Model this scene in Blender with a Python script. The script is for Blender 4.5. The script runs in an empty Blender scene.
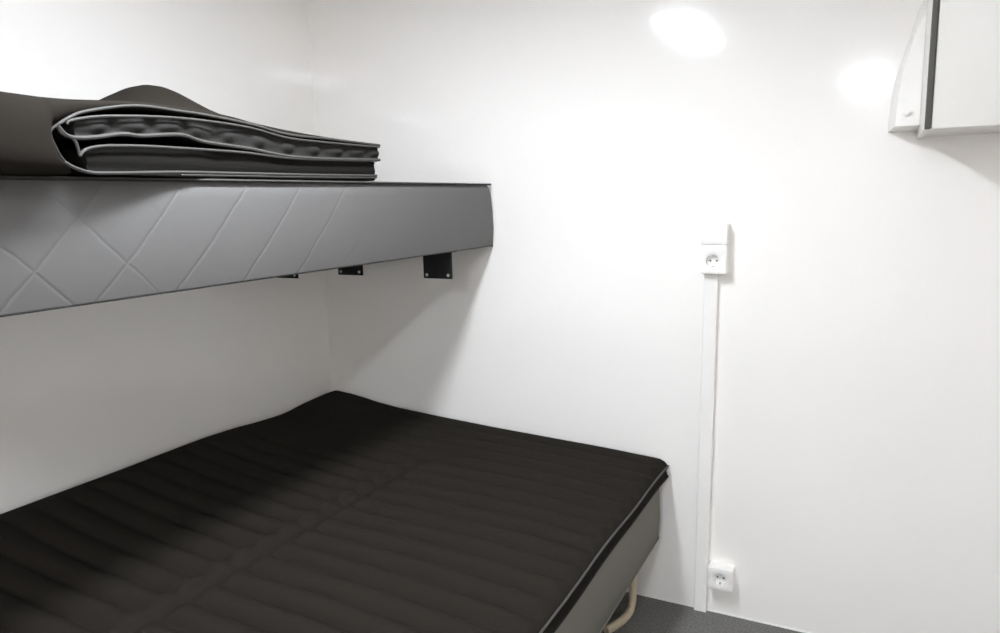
import bpy, bmesh, math, random
from mathutils import Vector, Matrix
random.seed(4)
scene = bpy.context.scene
COL = scene.collection
PI = math.pi

# ------------------------------------------------------------------ materials
def mat(name, color, rough=0.5, spec=0.5, metal=0.0, emit=None, estr=0.0, coat=0.0):
    m = bpy.data.materials.new(name)
    m.use_nodes = True
    b = m.node_tree.nodes['Principled BSDF']
    b.inputs['Base Color'].default_value = (*color, 1)
    b.inputs['Roughness'].default_value = rough
    b.inputs['Specular IOR Level'].default_value = spec
    b.inputs['Metallic'].default_value = metal
    if coat:
        b.inputs['Coat Weight'].default_value = coat
    if emit:
        b.inputs['Emission Color'].default_value = (*emit, 1)
        b.inputs['Emission Strength'].default_value = estr
    return m

def nodes(m):
    return m.node_tree.nodes, m.node_tree.links, m.node_tree.nodes['Principled BSDF']

def add_noise_bump(m, scale, strength, dist, detail=3.0, color_amt=0.0, stretch=None):
    N, L, b = nodes(m)
    tc = N.new('ShaderNodeTexCoord')
    mp = N.new('ShaderNodeMapping')
    if stretch:
        mp.inputs['Scale'].default_value = stretch
    L.new(tc.outputs['Object'], mp.inputs['Vector'])
    n = N.new('ShaderNodeTexNoise')
    n.inputs['Scale'].default_value = scale
    n.inputs['Detail'].default_value = detail
    L.new(mp.outputs['Vector'], n.inputs['Vector'])
    bp = N.new('ShaderNodeBump')
    bp.inputs['Strength'].default_value = strength
    bp.inputs['Distance'].default_value = dist
    L.new(n.outputs['Fac'], bp.inputs['Height'])
    L.new(bp.outputs['Normal'], b.inputs['Normal'])
    if color_amt:
        c = b.inputs['Base Color'].default_value[:3]
        r = N.new('ShaderNodeMix'); r.data_type = 'RGBA'
        r.inputs['A'].default_value = (*[v * (1 - color_amt) for v in c], 1)
        r.inputs['B'].default_value = (*[v * (1 + color_amt) for v in c], 1)
        L.new(n.outputs['Fac'], r.inputs['Factor'])
        L.new(r.outputs['Result'], b.inputs['Base Color'])
    return n, bp

M = {}
M['wall'] = mat('white_gloss_laminate', (0.900, 0.868, 0.834), 0.085, 0.5)
add_noise_bump(M['wall'], 9.0, 0.10, 0.004, 2.0)
M['seam'] = mat('white_sealant', (0.84, 0.82, 0.795), 0.4)
M['ceiling'] = mat('white_ceiling_panel', (0.88, 0.88, 0.87), 0.35)
M['carpet'] = mat('grey_carpet', (0.165, 0.160, 0.150), 0.95, 0.1)
n_, b_ = add_noise_bump(M['carpet'], 150.0, 0.9, 0.006, 5.0, 0.75)
M['topper'] = mat('black_quilted_fabric', (0.0205, 0.0175, 0.0145), 0.9, 0.03)
add_noise_bump(M['topper'], 900.0, 0.35, 0.0006, 2.0, 0.25)
M['topper_side'] = mat('black_mesh_fabric', (0.012, 0.011, 0.0098), 0.85, 0.06)
add_noise_bump(M['topper_side'], 700.0, 0.5, 0.0008, 2.0, 0.3)
M['piping'] = mat('grey_piping', (0.062, 0.058, 0.053), 0.6, 0.4)
M['dark_piping'] = mat('dark_grey_piping', (0.035, 0.033, 0.03), 0.6, 0.3)
M['topper_band'] = mat('charcoal_mesh_fabric', (0.026, 0.0245, 0.0225), 0.8, 0.1)
add_noise_bump(M['topper_band'], 700.0, 0.5, 0.0008, 2.0, 0.3)
M['black_piping'] = mat('black_piping', (0.016, 0.015, 0.0135), 0.7, 0.1)
M['base'] = mat('olive_grey_bed_fabric', (0.175, 0.165, 0.14), 0.85, 0.2)
add_noise_bump(M['base'], 1100.0, 0.4, 0.0006, 2.0, 0.12)
M['wood'] = mat('pale_bent_wood', (0.55, 0.46, 0.33), 0.4)
add_noise_bump(M['wood'], 30.0, 0.1, 0.001, 3.0, 0.12, (1, 1, 0.1))
M['plate'] = mat('black_painted_steel', (0.010, 0.0095, 0.0095), 0.5, 0.25)
M['screw'] = mat('zinc_screw', (0.6, 0.58, 0.55), 0.3, 0.5, 0.9)
M['plastic'] = mat('white_plastic', (0.88, 0.852, 0.82), 0.28)
M['plastic_in'] = mat('white_socket_insert', (0.80, 0.785, 0.765), 0.3)
M['hole'] = mat('dark_pin_hole', (0.02, 0.02, 0.02), 0.7)
M['clip'] = mat('earth_clip_metal', (0.5, 0.48, 0.45), 0.3, 0.5, 0.9)
M['cab'] = mat('white_cabinet_laminate', (0.755, 0.728, 0.688), 0.3)
M['cab_end'] = mat('white_moulded_end', (0.88, 0.85, 0.815), 0.3)
M['cab_dark'] = mat('dark_grey_edge', (0.075, 0.070, 0.060), 0.5)
M['lamp_frame'] = mat('white_lamp_tray', (0.8, 0.8, 0.8), 0.4)
LAMP, LAMP_FAR = 99, 142
M['lamp'] = mat('lamp_diffuser', (0.9, 0.9, 0.9), 0.5, 0.3, 0, (0.872, 0.930, 1.0), LAMP)
M['lamp_far'] = mat('lamp_diffuser_far', (0.9, 0.9, 0.9), 0.5, 0.3, 0, (0.872, 0.930, 1.0), LAMP_FAR)

# grey quilted side of the upper bed : diagonal stitch grooves
m = M['quilt'] = mat('grey_quilted_fabric', (0.131, 0.126, 0.122), 0.6, 0.25)
N, L, b = nodes(m)
tc = N.new('ShaderNodeTexCoord'); sp = N.new('ShaderNodeSeparateXYZ')
L.new(tc.outputs['Object'], sp.inputs['Vector'])
def mth(op, a, c=None, **k):
    n = N.new('ShaderNodeMath'); n.operation = op
    for i, v in enumerate((a, c)):
        if v is None: continue
        if isinstance(v, (int, float)): n.inputs[i].default_value = v
        else: L.new(v, n.inputs[i])
    return n.outputs[0]
def groove(expr, off):
    f = mth('DIVIDE', mth('SUBTRACT', expr, off), 0.166)
    f = mth('FRACT', mth('ADD', f, 40.5))
    d = mth('ABSOLUTE', mth('SUBTRACT', f, 0.5))          # 0 on the stitch line
    return d
wob = N.new('ShaderNodeTexNoise'); wob.inputs['Scale'].default_value = 14
L.new(tc.outputs['Object'], wob.inputs['Vector'])
w = mth('MULTIPLY', mth('SUBTRACT', wob.outputs['Fac'], 0.5), 0.014)
d1 = groove(mth('ADD', mth('SUBTRACT', sp.outputs['Y'], sp.outputs['Z']), w), -2.690)
d2 = groove(mth('ADD', mth('ADD', sp.outputs['Y'], sp.outputs['Z']), w), -0.170)
# the stitching shows most on the nearer half and flattens out towards the wall
fade1 = mth('MULTIPLY', mth('MAXIMUM', mth('ADD', sp.outputs['Y'], 0.80), 0.0), 0.5)
fade2 = mth('MULTIPLY', mth('MAXIMUM', mth('ADD', sp.outputs['Y'], 1.45), 0.0), 0.22)
dm = mth('MINIMUM', mth('ADD', d1, fade1), mth('ADD', d2, fade2))
h = mth('POWER', mth('MINIMUM', mth('MULTIPLY', dm, 22.0), 1.0), 0.6)
fine = N.new('ShaderNodeTexNoise'); fine.inputs['Scale'].default_value = 800
L.new(tc.outputs['Object'], fine.inputs['Vector'])
soft = N.new('ShaderNodeTexNoise'); soft.inputs['Scale'].default_value = 9; soft.inputs['Detail'].default_value = 3
L.new(tc.outputs['Object'], soft.inputs['Vector'])
hh = mth('ADD', mth('ADD', h, mth('MULTIPLY', fine.outputs['Fac'], 0.06)), mth('MULTIPLY', soft.outputs['Fac'], 1.2))
bp = N.new('ShaderNodeBump'); bp.inputs['Strength'].default_value = 0.38; bp.inputs['Distance'].default_value = 0.0024
L.new(hh, bp.inputs['Height']); L.new(bp.outputs['Normal'], b.inputs['Normal'])

# ------------------------------------------------------------------ builders
def link_mesh(name, bm, m, parent=None, smooth=True, angle=40):
    bmesh.ops.recalc_face_normals(bm, faces=bm.faces)
    me = bpy.data.meshes.new(name)
    bm.to_mesh(me); bm.free()
    me.materials.append(m)
    if smooth:
        for p in me.polygons: p.use_smooth = True
        try: me.set_sharp_from_angle(angle=math.radians(angle))
        except Exception: pass
    o = bpy.data.objects.new(name, me)
    COL.objects.link(o)
    if parent is not None:
        o.parent = parent
        o.matrix_parent_inverse = WORLD[parent.name].inverted()
        WORLD[o.name] = Matrix.Identity(4)
    else:
        WORLD[o.name] = Matrix.Identity(4)
    return o
WORLD = {}
def thing(name, label, cat, loc, group=None):
    o = bpy.data.objects.new(name, None)
    COL.objects.link(o); o.location = loc; o.empty_display_size = 0.05
    WORLD[o.name] = Matrix.Translation(loc)
    o['label'] = label; o['category'] = cat
    if group: o['group'] = group
    return o
def struct(name, bm, m, parent=None):
    o = link_mesh(name, bm, m, parent, False)
    if parent is None: o['kind'] = 'structure'
    return o

def box(bm, x0, x1, y0, y1, z0, z1, bev=0.0, seg=3):
    r = bmesh.ops.create_cube(bm, size=1.0)
    vs = r['verts']
    for v in vs:
        v.co = Vector((x0 + (v.co.x + .5) * (x1 - x0), y0 + (v.co.y + .5) * (y1 - y0), z0 + (v.co.z + .5) * (z1 - z0)))
    if bev:
        es = {e for v in vs for e in v.link_edges}
        bmesh.ops.bevel(bm, geom=list(es), offset=bev, segments=seg, profile=0.5, affect='EDGES')
    return bm
def nbox(*a, **k): return box(bmesh.new(), *a, **k)

def tube(bm, pts, r, n=8, closed_ends=True, flat=None):
    """sweep a round (or elliptical: flat=(ra, rb, up)) section along pts"""
    pts = [Vector(p) for p in pts]
    rings = []
    up = Vector((0, 0, 1)) if not flat else Vector(flat[2])
    for i, p in enumerate(pts):
        t = (pts[min(i + 1, len(pts) - 1)] - pts[max(i - 1, 0)]).normalized()
        s = t.cross(up)
        if s.length < 1e-4: s = t.cross(Vector((1, 0, 0)))
        s.normalize(); u = s.cross(t).normalized()
        ra, rb = (r, r) if not flat else (flat[0], flat[1])
        rings.append([bm.verts.new(p + s * ra * math.cos(2 * PI * k / n) + u * rb * math.sin(2 * PI * k / n)) for k in range(n)])
    for a, c in zip(rings, rings[1:]):
        for k in range(n):
            bm.faces.new((a[k], a[(k + 1) % n], c[(k + 1) % n], c[k]))
    if closed_ends:
        bm.faces.new(rings[0][::-1]); bm.faces.new(rings[-1])
    return bm

def loft(bm, sections):
    """closed sections of equal count -> skin with capped ends"""
    rings = [[bm.verts.new(p) for p in s] for s in sections]
    n = len(rings[0])
    for a, c in zip(rings, rings[1:]):
        for k in range(n):
            bm.faces.new((a[k], a[(k + 1) % n], c[(k + 1) % n], c[k]))
    bm.faces.new(rings[0][::-1]); bm.faces.new(rings[-1])
    return bm

def interp(tab, x):
    if x <= tab[0][0]: return tab[0][1]
    for (a, ya), (c, yc) in zip(tab, tab[1:]):
        if x <= c:
            t = (x - a) / (c - a)
            return ya + (yc - ya) * t
    return tab[-1][1]
def smooth_interp(tab, x):
    """monotone-ish cubic through the table"""
    if x <= tab[0][0]: return tab[0][1]
    if x >= tab[-1][0]: return tab[-1][1]
    i = max(k for k in range(len(tab) - 1) if tab[k][0] <= x)
    def sl(k):
        a = max(k - 1, 0); c = min(k + 1, len(tab) - 1)
        return (tab[c][1] - tab[a][1]) / (tab[c][0] - tab[a][0])
    (x0, y0), (x1, y1) = tab[i], tab[i + 1]
    hgt = x1 - x0; t = (x - x0) / hgt
    return ((2*t**3 - 3*t**2 + 1) * y0 + (t**3 - 2*t**2 + t) * hgt * sl(i) + (-2*t**3 + 3*t**2) * y1 + (t**3 - t**2) * hgt * sl(i + 1))
def sstep(a, c, x):
    t = min(1, max(0, (x - a) / (c - a))); return t * t * (3 - 2 * t)

# ------------------------------------------------------------------ room
RX, RY, RZ = 2.75, -4.6, 2.12
struct('floor', nbox(-.1, RX + .1, RY - .1, .1, -.1, 0), M['carpet'])
struct('ceiling', nbox(-.1, RX + .1, RY - .1, .1, RZ, RZ + .1), M['ceiling'])
struct('wall_back', nbox(0, RX, 0, .1, 0, RZ), M['wall'])
struct('wall_left', nbox(-.1, 0, RY, .1, 0, RZ), M['wall'])
struct('wall_right', nbox(RX, RX + .1, RY, .1, 0, RZ), M['wall'])
struct('wall_front', nbox(0, RX, RY - .1, RY, 0, RZ), M['wall'])
bm = bmesh.new()
loft(bm, [[(x, 0, 0), (x, -.0025, 0), (x, -.0025, .004), (x, 0, .0055)] for x in (0.001, RX)])
struct('baseboard_back', bm, M['seam'])
bm = bmesh.new()
loft(bm, [[(0, 0, z), (.006, 0, z), (.002, -.002, z), (0, -.006, z)] for z in (0.001, RZ - .001)])
struct('trim_1', bm, M['seam'])

# ------------------------------------------------------------------ ceiling lights (give the light of the room)
def ceiling_light(cx, cy, label, glow):
    t = thing('ceiling_light', label, 'ceiling light', (cx, cy, RZ), 'flat ceiling lamps')
    w, l = .085, .31
    bm = nbox(cx - w - .012, cx + w + .012, cy - l - .012, cy + l + .012, RZ - .014, RZ, bev=.005)
    link_mesh('lamp_tray', bm, M['lamp_frame'], t)
    bm = bmesh.new()
    loft(bm, [plan(cx - w + i, cx + w - i, cy - l + i, cy + l - i, .03, RZ - z) for z, i in ((.012, 0), (.022, .001), (.027, .006), (.030, .018))])
    link_mesh('diffuser', bm, glow, t)
    return t
def plan(x0, x1, y0, y1, r, z, n=7):
    """rounded rectangle in plan"""
    out = []
    for cx, cy, a0 in ((x1 - r, y1 - r, 0), (x0 + r, y1 - r, 90), (x0 + r, y0 + r, 180), (x1 - r, y0 + r, 270)):
        for k in range(n):
            a = math.radians(a0 + 90 * k / (n - 1))
            out.append((cx + r * math.cos(a), cy + r * math.sin(a), z))
    return out
ceiling_light(1.15, -1.28, 'flat white ceiling lamp above the lower bed', M['lamp'])
ceiling_light(1.87, -3.5, 'flat white ceiling lamp at the far end, behind the viewer', M['lamp_far'])

# ------------------------------------------------------------------ lower bed
bed = thing('bed', 'wide low bed base in olive grey fabric on pale bent legs, below the bunk', 'bed', (.7, -1.03, 0))
BX, BY0, BY1, BZ0, BZ1 = 1.388, -2.05, -.032, .222, .430
bm = bmesh.new()
secs = []
for dz, ins in ((0, .012), (.004, .004), (.012, 0), (.10, -.003), (BZ1 - BZ0 - .012, 0), (BZ1 - BZ0 - .004, .004), (BZ1 - BZ0, .012)):
    lift = max(0, 1 - dz / .10) * .024
    secs.append([(px_, py_, pz_ + lift * sstep(-.30, -.04, py_)) for px_, py_, pz_ in plan(.012 + ins, BX - ins, BY0 + ins, BY1 - ins, .03, BZ0 + dz)])
loft(bm, secs)
bo = link_mesh('bed_base', bm, M['base'], bed)
bm = bmesh.new()
pts = [(a_, b_, c_ + .024 * sstep(-.30, -.04, b_)) for a_, b_, c_ in plan(.012, BX - .001, BY0, BY1 - .001, .03, BZ0 + .004)]
pts = [pts[k_] for k_ in range(len(pts))]
tube(bm, pts + [pts[0]], .003, 6)
link_mesh('bottom_seam', bm, M['base'], bo)
def leg(x, y, sx, sy):
    bm = bmesh.new()
    path = [(0, 0, .236), (0, .001, .16), (0, 0, .10), (0, -.004, .055), (-.002, -.016, .031), (-.008, -.036, .019), (-.017, -.064, .0135), (-.030, -.100, .0125), (-.045, -.135, .0125)]
    # resample
    P = []
    for i in range(len(path) - 1):
        for k in range(4):
            t = k / 4
            P.append(tuple(path[i][j] + (path[i + 1][j] - path[i][j]) * t for j in range(3)))
    P.append(path[-1])
    P = [(x + sx * p[0], y + sy * p[1], p[2]) for p in P]
    tube(bm, P, .012, 12, True, (.0150, .0120, (1, 0, 0)))
    link_mesh('leg', bm, M['wood'], bed)
leg(1.326, -.135, 1, 1); leg(1.326, -1.93, 1, -1); leg(.07, -.130, -1, 1); leg(.07, -1.93, -1, -1)

# ------------------------------------------------------------------ topper on the lower bed
PROF = [(.004, .588), (.03, .597), (.08, .600), (.16, .590), (.25, .576), (.44, .559), (.575, .548), (.68, .541), (.786, .535), (.984, .527), (1.17, .519), (1.31, .509), (1.37, .504), (1.384, .501), (1.390, .495)]
LEFT = [(-2.1, .0), (-1.0, .0), (-.71, .004), (-.55, .0), (-.41, -.010), (-.28, -.014), (-.17, -.004), (-.05, .002), (0, .002)]
def topper_z(x, y):
    z = smooth_interp(PROF, x)
    z += smooth_interp(LEFT, y) * (1 - sstep(.05, .45, x))
    ph = (y + .004 * math.sin(7 * x + 3 * math.sin(2.1 * y)) + .006 * math.sin(2.3 * x + 1)) / .078
    q = abs(math.sin(PI * ph)) ** .8
    fade = (1 - sstep(1.38, 1.39, x)) * sstep(.02, .08, x)
    z += (.0205 * q - .0135) * fade * (1 - .4 * (1 - sstep(.1, .6, x))) * (1 - .9 * math.exp(-((x - .705) / .03) ** 2) * sstep(.25, .6, -y))
    # fold crease along the middle of the bed
    wv = .008 * math.sin(3.1 * y + .5)
    amp = sstep(.25, .6, -y)
    z += amp * (.008 * math.exp(-((x - .680 - wv) / .016) ** 2) - .009 * math.exp(-((x - .712 - wv) / .016) ** 2))
    z += amp * .005 * math.exp(-((x - .735 - wv) / .012) ** 2)
    # slow waves
    z += .003 * math.sin(4.3 * y + 1.7 * x) * sstep(.0, .3, x) * sstep(.02, .3, -y)
    return z
def edge_dx(y): return .003 * math.sin(5.5 * y + .6) + .0012 * math.sin(13 * y)
def edge_dz(y): return .0035 * math.sin(7.5 * y + 1.0) * sstep(.1, .4, -y)
Y0, Y1 = -2.05, -.006
NY, xs = 340, [.004 + (1.390 - .004) * i / 110 for i in range(111)]
secs = []
for j in range(NY + 1):
    y = Y0 + (Y1 - Y0) * j / NY
    dx, dz = edge_dx(y), edge_dz(y)
    k = [sstep(.9, 1.39, x) for x in xs]
    s = [(x + dx * kk, y, topper_z(x, y) + dz * kk) for x, kk in zip(xs, k)]
    for ex, ez in ((1.398, .486), (1.4015, .480), (1.400, .473), (1.397, .468), (1.396, .462), (1.398, .456), (1.400, .449), (1.399, .441), (1.391, .434)):
        s.append((ex + dx, y, ez + dz * max(0, (ez - .434) / .05)))
    s.append((1.30, y, .431)); s.append((.7, y, .431)); s.append((.006, y, .431))
    secs.append(s)
bm = bmesh.new(); loft(bm, secs)
topper = link_mesh('mattress_topper', bm, M['topper'], None, True, 80)
topper['label'] = 'black quilted mattress topper spread over the wide lower bed'
topper['category'] = 'mattress topper'
bm = bmesh.new()
for (ex, ez, rr) in ((1.4015, .4825, .0030),):
    tube(bm, [(ex + edge_dx(y), y, ez + edge_dz(y)) for y in [Y0 + (Y1 - Y0) * j / 170 for j in range(171)]], rr, 8)
o = link_mesh('piping', bm, M['piping'], topper); o['label'] = 'grey piping along the front edge'
bm = bmesh.new()
tube(bm, [(1.399 + edge_dx(y), y, .446 + edge_dz(y) * .25) for y in [Y0 + (Y1 - Y0) * j / 170 for j in range(171)]], .0045, 8)
link_mesh('piping', bm, M['black_piping'], topper)

# ------------------------------------------------------------------ upper bed
UX, UZ0, UZ1 = .775, 1.197, 1.406
bunk = thing('bunk_bed', 'narrow upper bunk with grey diamond-quilted side, fixed in the corner', 'bunk bed', (.386, -1.03, UZ0))
bm = bmesh.new()
secs = []
H = UZ1 - UZ0
for f, ins, insy in ((0, .004, .003), (.012, .001, 0), (.05, 0, 0), (.3, -.004, .001), (.6, -.003, .004), (.85, 0, .008), (.94, .003, .010), (1, .010, .014)):
    s = []
    for p in plan(.004, UX - ins, BY0, -.003 - insy, .010, UZ0 + f * H):
        s.append(p)
    secs.append(s)
loft(bm, secs)
ub = link_mesh('mattress_base', bm, M['quilt'], bunk)
bm = bmesh.new()
tube(bm, [(UX - .0035, y, UZ0 + .0006) for y in [BY0 + .01 + (-.006 - BY0 - .01) * k / 40 for k in range(41)]], .0022, 6)
link_mesh('bottom_seam', bm, mat('dark_grey_seam', (.035, .034, .033), .8), ub)
# thin black cover on top, with piped edge
bm = bmesh.new()
secs = []
for k in range(61):
    y = BY0 + (-.012 - BY0) * k / 60
    xe = UX + .001 + .0015 * math.sin(4 * y)
    secs.append([(.006, y, 1.4062), (xe - .004, y, 1.4062), (xe, y, 1.4082), (xe - .003, y, 1.411), (.006, y, 1.411)])
loft(bm, secs)
tc_ = link_mesh('top_cover', bm, M['topper_side'], bunk)
bm = bmesh.new()
tube(bm, [(UX - .002 + .0015 * math.sin(4 * y), y, 1.4095) for y in [BY0 + (-.012 - BY0) * k / 60 for k in range(61)]], .0028, 8)
o = link_mesh('piping', bm, M['piping'], tc_)
# steel mounting plates under the far end
for x0, x1, zb in ((.653, .762, 1.107), (.298, .405, 1.109), (.008, .112, 1.090)):
    bm = nbox(x0, x1, -.274, -.268, zb, UZ0 + .002, bev=.0025)
    box(bm, x0, x1, -.272, -.235, UZ0 - .005, UZ0 + .002, bev=.002)
    p = link_mesh('mounting_plate', bm, M['plate'], bunk)
    for xs_ in (x0 + .014, x1 - .014):
        b2 = bmesh.new()
        for yy, rr in (((-.2735, -.2755), .0050), ((-.2755, -.277), .0032)):
            loft(b2, [[(xs_ + rr * math.cos(2 * PI * k / 14), y, zb + .012 + rr * math.sin(2 * PI * k / 14)) for k in range(14)] for y in yy])
        link_mesh('screw', b2, M['screw'], p)

# ------------------------------------------------------------------ folded topper on the upper bed
OUTER = [(0.829, -1.561, 1.49), (0.825, -1.536, 1.504), (0.82, -1.506, 1.515), (0.807, -1.431, 1.531), (0.797, -1.371, 1.537), (0.784, -1.291, 1.537), (0.772, -1.222, 1.537), (0.768, -1.101, 1.529), (0.768, -0.991, 1.515), (0.768, -0.842, 1.513), (0.768, -0.642, 1.509)]
UPTOP = [(0.827, -1.547, 1.491), (0.825, -1.533, 1.499), (0.812, -1.456, 1.512), (0.784, -1.293, 1.524), (0.768, -1.113, 1.522), (0.768, -0.991, 1.507), (0.768, -0.843, 1.504), (0.768, -0.643, 1.504)]
UPBOT = [(0.83, -1.564, 1.487), (0.827, -1.55, 1.474), (0.824, -1.529, 1.471), (0.818, -1.492, 1.475), (0.808, -1.437, 1.484), (0.801, -1.394, 1.484), (0.784, -1.297, 1.493), (0.773, -1.229, 1.484), (0.768, -1.106, 1.477), (0.768, -0.995, 1.466), (0.768, -0.847, 1.465), (0.768, -0.645, 1.47)]
LOTOP = [(0.824, -1.529, 1.443), (0.821, -1.514, 1.454), (0.816, -1.48, 1.461), (0.802, -1.399, 1.466), (0.785, -1.3, 1.468), (0.773, -1.231, 1.469), (0.768, -1.118, 1.468), (0.768, -0.996, 1.462), (0.768, -0.847, 1.463), (0.768, -0.659, 1.467)]
LOBOT = [(0.829, -1.56, 1.432), (0.826, -1.539, 1.423), (0.821, -1.511, 1.417), (0.814, -1.469, 1.417), (0.786, -1.306, 1.423), (0.768, -1.177, 1.4245), (0.768, -0.999, 1.425), (0.768, -0.85, 1.426), (0.768, -0.662, 1.428)]
LOOP = [(0.829, -1.561, 1.49), (0.832, -1.575, 1.481), (0.832, -1.578, 1.473), (0.831, -1.573, 1.457), (0.829, -1.56, 1.435), (0.826, -1.539, 1.423)]
INNER = [(0.83, -1.564, 1.487), (0.829, -1.558, 1.476), (0.826, -1.542, 1.471), (0.825, -1.534, 1.464), (0.824, -1.53, 1.452), (0.824, -1.529, 1.443)]
zt = lambda T: [(p[1], p[2]) for p in T]
def xf(y): return .768 + .17 * max(0, -1.2 - y) - .17 * max(0, -1.72 - y)
fold = thing('folded_mattress_topper', 'black mattress topper folded in layers on top of the narrow upper bunk', 'mattress topper', (.4, -1.2, 1.412))

def layer(name, top, bot, ya, yb, bulge=.006, soft=0.0, m='topper_side'):
    bm = bmesh.new(); secs = []
    n = 90
    for k in range(n + 1):
        y = ya + (yb - ya) * k / n
        zt_, zb_ = interp(zt(top), y), interp(zt(bot), y)
        e = 1.0
        d = min(k / n * (yb - ya), (1 - k / n) * (yb - ya))       # distance from an end
        if d < .012: e = .80 + .20 * math.sqrt(max(0, 1 - (1 - d / .012) ** 2))
        zm, hz = (zt_ + zb_) / 2, (zt_ - zb_) / 2 * e
        x = xf(y)
        tuft = .003 * math.sin(y * 75) + .0015 * math.sin(y * 140 + 1)
        tuft *= soft
        front = []
        for i in range(9):
            u = -1 + 2 * i / 8
            bx = -bulge * (1 - u ** 4) + (.003 + tuft) * math.cos(u * PI / 2 * 1.9)
            front.append((x + bx - .001, y, zm + hz * u))
        secs.append([(.10, y, zb_ + .001)] + front + [(x - .05, y, zt_), (.10, y, zt_ - .001)])
    loft(bm, secs)
    return link_mesh(name, bm, M[m], fold, True, 60)
LOW = LOBOT[:4] + [(x, y, 1.4137) for x, y, z in LOBOT[4:]]
lower = layer('lower_layer', LOTOP, LOW, -1.512, -.660)
upper = layer('upper_layer', UPTOP, UPBOT, -1.528, -.640, .006, 1.0, 'topper_band')
def pipe(T, r, parent, m='piping', xo=.0015):
    T = sorted(T, key=lambda p: p[1]) if parent is not fold else T
    # dense smooth path
    P = [Vector(p) for p in T]
    out = []
    for i in range(len(P) - 1):
        p0, p1, p2, p3 = P[max(i - 1, 0)], P[i], P[i + 1], P[min(i + 2, len(P) - 1)]
        for k in range(6):
            t = k / 6
            out.append(.5 * ((2 * p1) + (p2 - p0) * t + (2 * p0 - 5 * p1 + 4 * p2 - p3) * t * t + (3 * p1 - p0 - 3 * p2 + p3) * t ** 3))
    out.append(P[-1])
    bm = bmesh.new(); tube(bm, [(p.x + xo, p.y, p.z) for p in out], r, 8)
    return link_mesh('piping', bm, M[m], parent)
pipe(LOTOP, .0027, lower); pipe(LOBOT, .0030, lower)
pipe([(x, y, z - .0052) for x, y, z in LOBOT[4:]], .0022, lower)
pipe(UPTOP, .0025, upper); pipe(UPBOT, .0036, upper)

# outer fold : lies over the two layers and wraps down at the near end
CROWN = [(-2.06, 1.531), (-1.60, 1.532), (-1.53, 1.533), (-1.48, 1.537), (-1.42, 1.542), (-1.36, 1.5455), (-1.28, 1.5455), (-1.2, 1.543), (-1.1, 1.535), (-.99, 1.526), (-.842, 1.518), (-.642, 1.513)]
def hump(x, y):
    sy = .085 if y > -1.12 else .105
    return .094 * math.exp(-((y + 1.125) / sy) ** 2 / 1.6) * math.exp(-((x - .50) / .15) ** 2)
bm = bmesh.new(); secs = []
ys = []
y = -2.05
while y < -.636:
    ys.append(y)
    y += .002 if -1.60 < y < -1.53 else .0125
ys.append(-.636)
for y in ys:
    t = 1 - sstep(-1.586, -1.566, y)              # 1 on the wrapped end
    crown = smooth_interp(CROWN, y)
    zb = (interp(zt(OUTER), y) - .004) * (1 - t) + 1.4135 * t
    if zb > crown - .006: zb = crown - .006
    hz = (crown - zb) / 2; zm = (crown + zb) / 2 - .014 * t
    rx = min(.036, hz * 1.0 + .010)
    x = xf(y) + .006 * t
    s = []
    for i in range(17):
        a = -PI / 2 + PI * i / 16
        ca, sa = math.cos(a), math.sin(a)
        s.append((x - rx + rx * abs(ca) ** .75, y, zm + ((crown - zm) if sa >= 0 else (zm - zb)) * (abs(sa) ** .85) * (1 if sa >= 0 else -1)))
    for i in range(1, 26):
        xx = (x - rx) + (.08 - (x - rx)) * i / 25
        s.append((xx, y, crown - .002 * math.sin(i / 25 * PI) + hump(xx, y) + .0015 * math.sin(9 * xx + 5 * y)))
    for i in range(0, 8):
        xx = .08 + (x - rx - .08) * i / 8
        s.append((xx, y, zb + hump(xx, y) * (0.97 if t < .5 else 0)))
    wy = sstep(-1.68, -1.576, y) * (1 if t > .3 else 0)
    if wy:                                        # the end leans against the piped loop
        s = [(px_, py_ + wy * max(0, interp([(1.41, .048), (1.423, .037), (1.435, .016), (1.457, .003), (1.473, 0)], pz_)), pz_) for px_, py_, pz_ in s]
    secs.append(s)
loft(bm, secs)
outer = link_mesh('outer_fold', bm, M['topper'], fold, True, 70)
pipe(OUTER, .0026, outer)
pipe(LOOP, .0024, fold, 'dark_piping'); pipe(INNER, .0024, fold)

# ------------------------------------------------------------------ sockets and trunking on the back wall
def rounded_sq(x0, x1, z0, z1, r, y, n):
    """n points (multiple of 4) around a rounded rectangle, by angle from its centre"""
    cx, cz, hx, hz = (x0 + x1) / 2, (z0 + z1) / 2, (x1 - x0) / 2, (z1 - z0) / 2
    out = []
    for k in range(n):
        a = 2 * PI * (k + .5) / n
        dx, dz = math.cos(a), math.sin(a)
        t = min(hx / abs(dx) if abs(dx) > 1e-9 else 9, hz / abs(dz) if abs(dz) > 1e-9 else 9)
        px, pz = dx * t, dz * t
        qx, qz = hx - r, hz - r
        if abs(px) > qx and abs(pz) > qz:
            ox, oz = (1 if px > 0 else -1) * qx, (1 if pz > 0 else -1) * qz
            v = Vector((px - ox, pz - oz)); v.normalize()
            px, pz = ox + v.x * r, oz + v.y * r
        out.append((cx + px, y, cz + pz))
    return out
def circ(cx, cz, r, y, n): return [(cx + r * math.cos(2 * PI * (k + .5) / n), y, cz + r * math.sin(2 * PI * (k + .5) / n)) for k in range(n)]
def skin(bm, rings, cap0=False, cap1=False):
    R = [[bm.verts.new(p) for p in r] for r in rings]
    n = len(R[0])
    for a, c in zip(R, R[1:]):
        for k in range(n): bm.faces.new((a[k], a[(k + 1) % n], c[(k + 1) % n], c[k]))
    if cap0: bm.faces.new(R[0])
    if cap1: bm.faces.new(R[-1])
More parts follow.
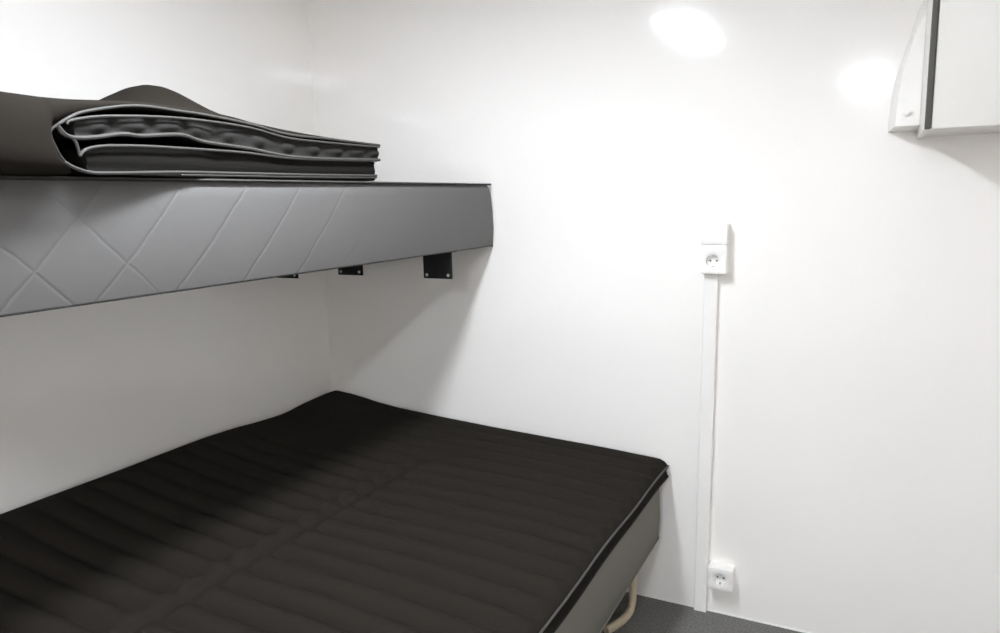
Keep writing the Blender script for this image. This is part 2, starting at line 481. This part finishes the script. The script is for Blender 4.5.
def socket_parts(root, x0, x1, z0, z1, depth, cx, cz, rad, wedge=0.0):
    n = 64
    bm = bmesh.new()
    d = .004
    skin(bm, [rounded_sq(x0, x1, z0, z1, .004, -.0005, n), rounded_sq(x0, x1, z0, z1 , .005, -depth + d, n),
              rounded_sq(x0 + .001, x1 - .001, z0 + .001, z1 - .001, .005, -depth + .001, n),
              rounded_sq(x0 + d, x1 - d, z0 + d, z1 - d, .004, -depth, n),
              circ(cx, cz, rad + .0015, -depth, n), circ(cx, cz, rad, -depth + .001, n), circ(cx, cz, rad - .001, -depth + .017, n)], True, False)
    if wedge:
        for v in bm.verts:      # face tilts: the top edge steps back toward the wall
            pass
    face = link_mesh('socket_box', bm, M['plastic'], root, True, 35)
    bm = bmesh.new()
    skin(bm, [circ(cx, cz, rad - .0008, -depth + .018, n), circ(cx, cz, rad - .0008, -depth + .016, n)], True, True)
    ins = link_mesh('socket_insert', bm, M['plastic_in'], root)
    for s in (-1, 1):
        bm = bmesh.new()
        skin(bm, [circ(cx + s * .0095, cz, .0028, -depth + .0165, 16), circ(cx + s * .0095, cz, .0028, -depth + .0155, 16)], True, True)
        link_mesh('pin_hole', bm, M['hole'], ins)
        bm = nbox(cx - .0025, cx + .0025, -depth + .003, -depth + .0165, cz + s * (rad - .0035) - .0012, cz + s * (rad - .0035) + .0012, bev=.0005)
        link_mesh('earth_clip', bm, M['clip'], ins)
up = thing('power_socket', 'tall white surface-mounted power socket box at the top of the trunking', 'power socket', (1.54, 0, 1.121))
socket_parts(up, 1.502, 1.578, 1.121, 1.2085, .045, 1.537, 1.160, .0195)
link_mesh('blank_cover', nbox(1.502, 1.578, -.045, -.0005, 1.2090, 1.272, bev=.0025), M['plastic'], up)
lo = thing('power_socket', 'small square white power socket beside the trunking, just above the floor', 'power socket', (1.583, 0, .105))
socket_parts(lo, 1.5435, 1.623, .105, .178, .045, 1.583, .141, .0195)

tr = thing('cable_trunking', 'white vertical plastic cable trunking on the back wall between the two sockets', 'cable trunking', (1.52, 0, 0))
bm = bmesh.new()
loft(bm, [[(xl, -.0005, z), (xl, -.014, z), (xr, -.014, z), (xr, -.0005, z)] for z, xl, xr in ((.001, 1.4985, 1.5365), (.16, 1.5005, 1.5385), (.60, 1.504, 1.543), (1.1205, 1.509, 1.548))])
link_mesh('channel', bm, M['plastic'], tr, True, 30)
bm = bmesh.new()
loft(bm, [[(xl - .0012, -.0085, z), (xl - .0012, -.0165, z), (xl + .001, -.0185, z), (xr - .001, -.0185, z), (xr + .0012, -.0165, z), (xr + .0012, -.0085, z)] for z, xl, xr in ((.0015, 1.4985, 1.5365), (.16, 1.5005, 1.5385), (.60, 1.504, 1.543), (1.1195, 1.509, 1.548))])
link_mesh('channel_lid', bm, M['plastic'], tr, True, 30)

# ------------------------------------------------------------------ wall cabinet
cab = thing('wall_cabinet', 'white wall cabinet with dark vertical edge and curved end, high on the back wall', 'wall cabinet', (2.35, 0, 1.493))
CZ0, CZ1 = 1.493, 2.10
link_mesh('carcass', nbox(2.066, RX - .004, -.318, -.001, CZ0 + .004, CZ1, bev=.002), M['cab'], cab)
link_mesh('side_panel', nbox(2.0545, 2.0658, -.318, -.001, CZ0, CZ1, bev=.002), M['cab'], cab)
o = link_mesh('edge_profile', nbox(2.0565, 2.0685, -.345, -.3185, CZ0 + .001, CZ1, bev=.002), M['cab_dark'], cab); o['label'] = 'dark grey vertical edge profile'
for xa, xb in ((2.069, 2.408), (2.411, RX - .004)):
    link_mesh('door', nbox(xa, xb, -.343, -.3185, CZ0 - .001, CZ1, bev=.004), M['cab'], cab)
BACK = [(1.985, 1.513), (1.9855, 1.54), (1.987, 1.572), (1.993, 1.636), (2.001, 1.672), (2.010, 1.704), (2.025, 1.760), (2.038, 1.811), (2.053, 1.858)]
FRONT = [(1.999, 1.520), (2.0, 1.56), (2.002, 1.598), (2.0075, 1.632), (2.012, 1.663), (2.018, 1.690), (2.024, 1.717), (2.036, 1.756), (2.053, 1.800)]
def dens(T, n=4):
    out = []
    for i in range(len(T) - 1):
        for k in range(n):
            t = k / n; out.append((T[i][0] + (T[i + 1][0] - T[i][0]) * t, T[i][1] + (T[i + 1][1] - T[i][1]) * t))
    return out + [T[-1]]
B, F = dens(BACK), dens(FRONT)
def wing_ring(t, y, ins=0):
    pts = [(b[0] + (f[0] - b[0]) * t + ins, y, b[1] + (f[1] - b[1]) * t) for b, f in zip(B, F)]
    z0 = pts[0][2]
    return pts + [(2.054, y, pts[-1][2]), (2.054, y, z0)]
bm = bmesh.new()
loft(bm, [wing_ring(0, -.001), wing_ring(.35, -.055), wing_ring(.8, -.095), wing_ring(.93, -.106), wing_ring(1, -.110, .001)])
wing = link_mesh('curved_end', bm, M['cab_end'], cab, True, 35)
bm = bmesh.new()
for ya, yb, r in ((-.1095, -.116, .0088), (-.116, -.119, .0070)):
    skin(bm, [circ(2.0235, 1.5535, r, ya, 24), circ(2.0235, 1.5535, r, yb, 24)], True, True)
link_mesh('knob', bm, M['plastic'], wing)

# ------------------------------------------------------------------ camera
cd = bpy.data.cameras.new('camera'); cam = bpy.data.objects.new('camera', cd)
COL.objects.link(cam)
cd.sensor_fit = 'HORIZONTAL'; cd.sensor_width = 36.0; cd.lens = 734.0 / 1000.0 * 36.0
cd.clip_start = .02
right = Vector((0.89048943, 0.4544602, -0.02223732)); down = Vector((0.05255967, -0.15128741, -0.98709149)); fwd = Vector((-0.45195802, 0.87782575, -0.15860612))
Rm = Matrix((right, -down, -fwd)).transposed()
cam.matrix_world = Matrix.Translation((1.97404, -2.29680, 1.36)) @ Rm.to_4x4()
scene.camera = cam

# ------------------------------------------------------------------ world and view
wd = bpy.data.worlds.new('world'); scene.world = wd; wd.use_nodes = True
wd.node_tree.nodes['Background'].inputs['Color'].default_value = (0.9, 0.92, 1, 1)
wd.node_tree.nodes['Background'].inputs['Strength'].default_value = 0.0
vs = scene.view_settings
vs.view_transform = 'Standard'; vs.look = 'None'; vs.exposure = 0.0; vs.gamma = 1.0; vs.use_curve_mapping = False
scene.cycles.max_bounces = 12
scene.cycles.diffuse_bounces = 8
scene.cycles.sample_clamp_indirect = 0.0
scene.cycles.blur_glossy = 0.0
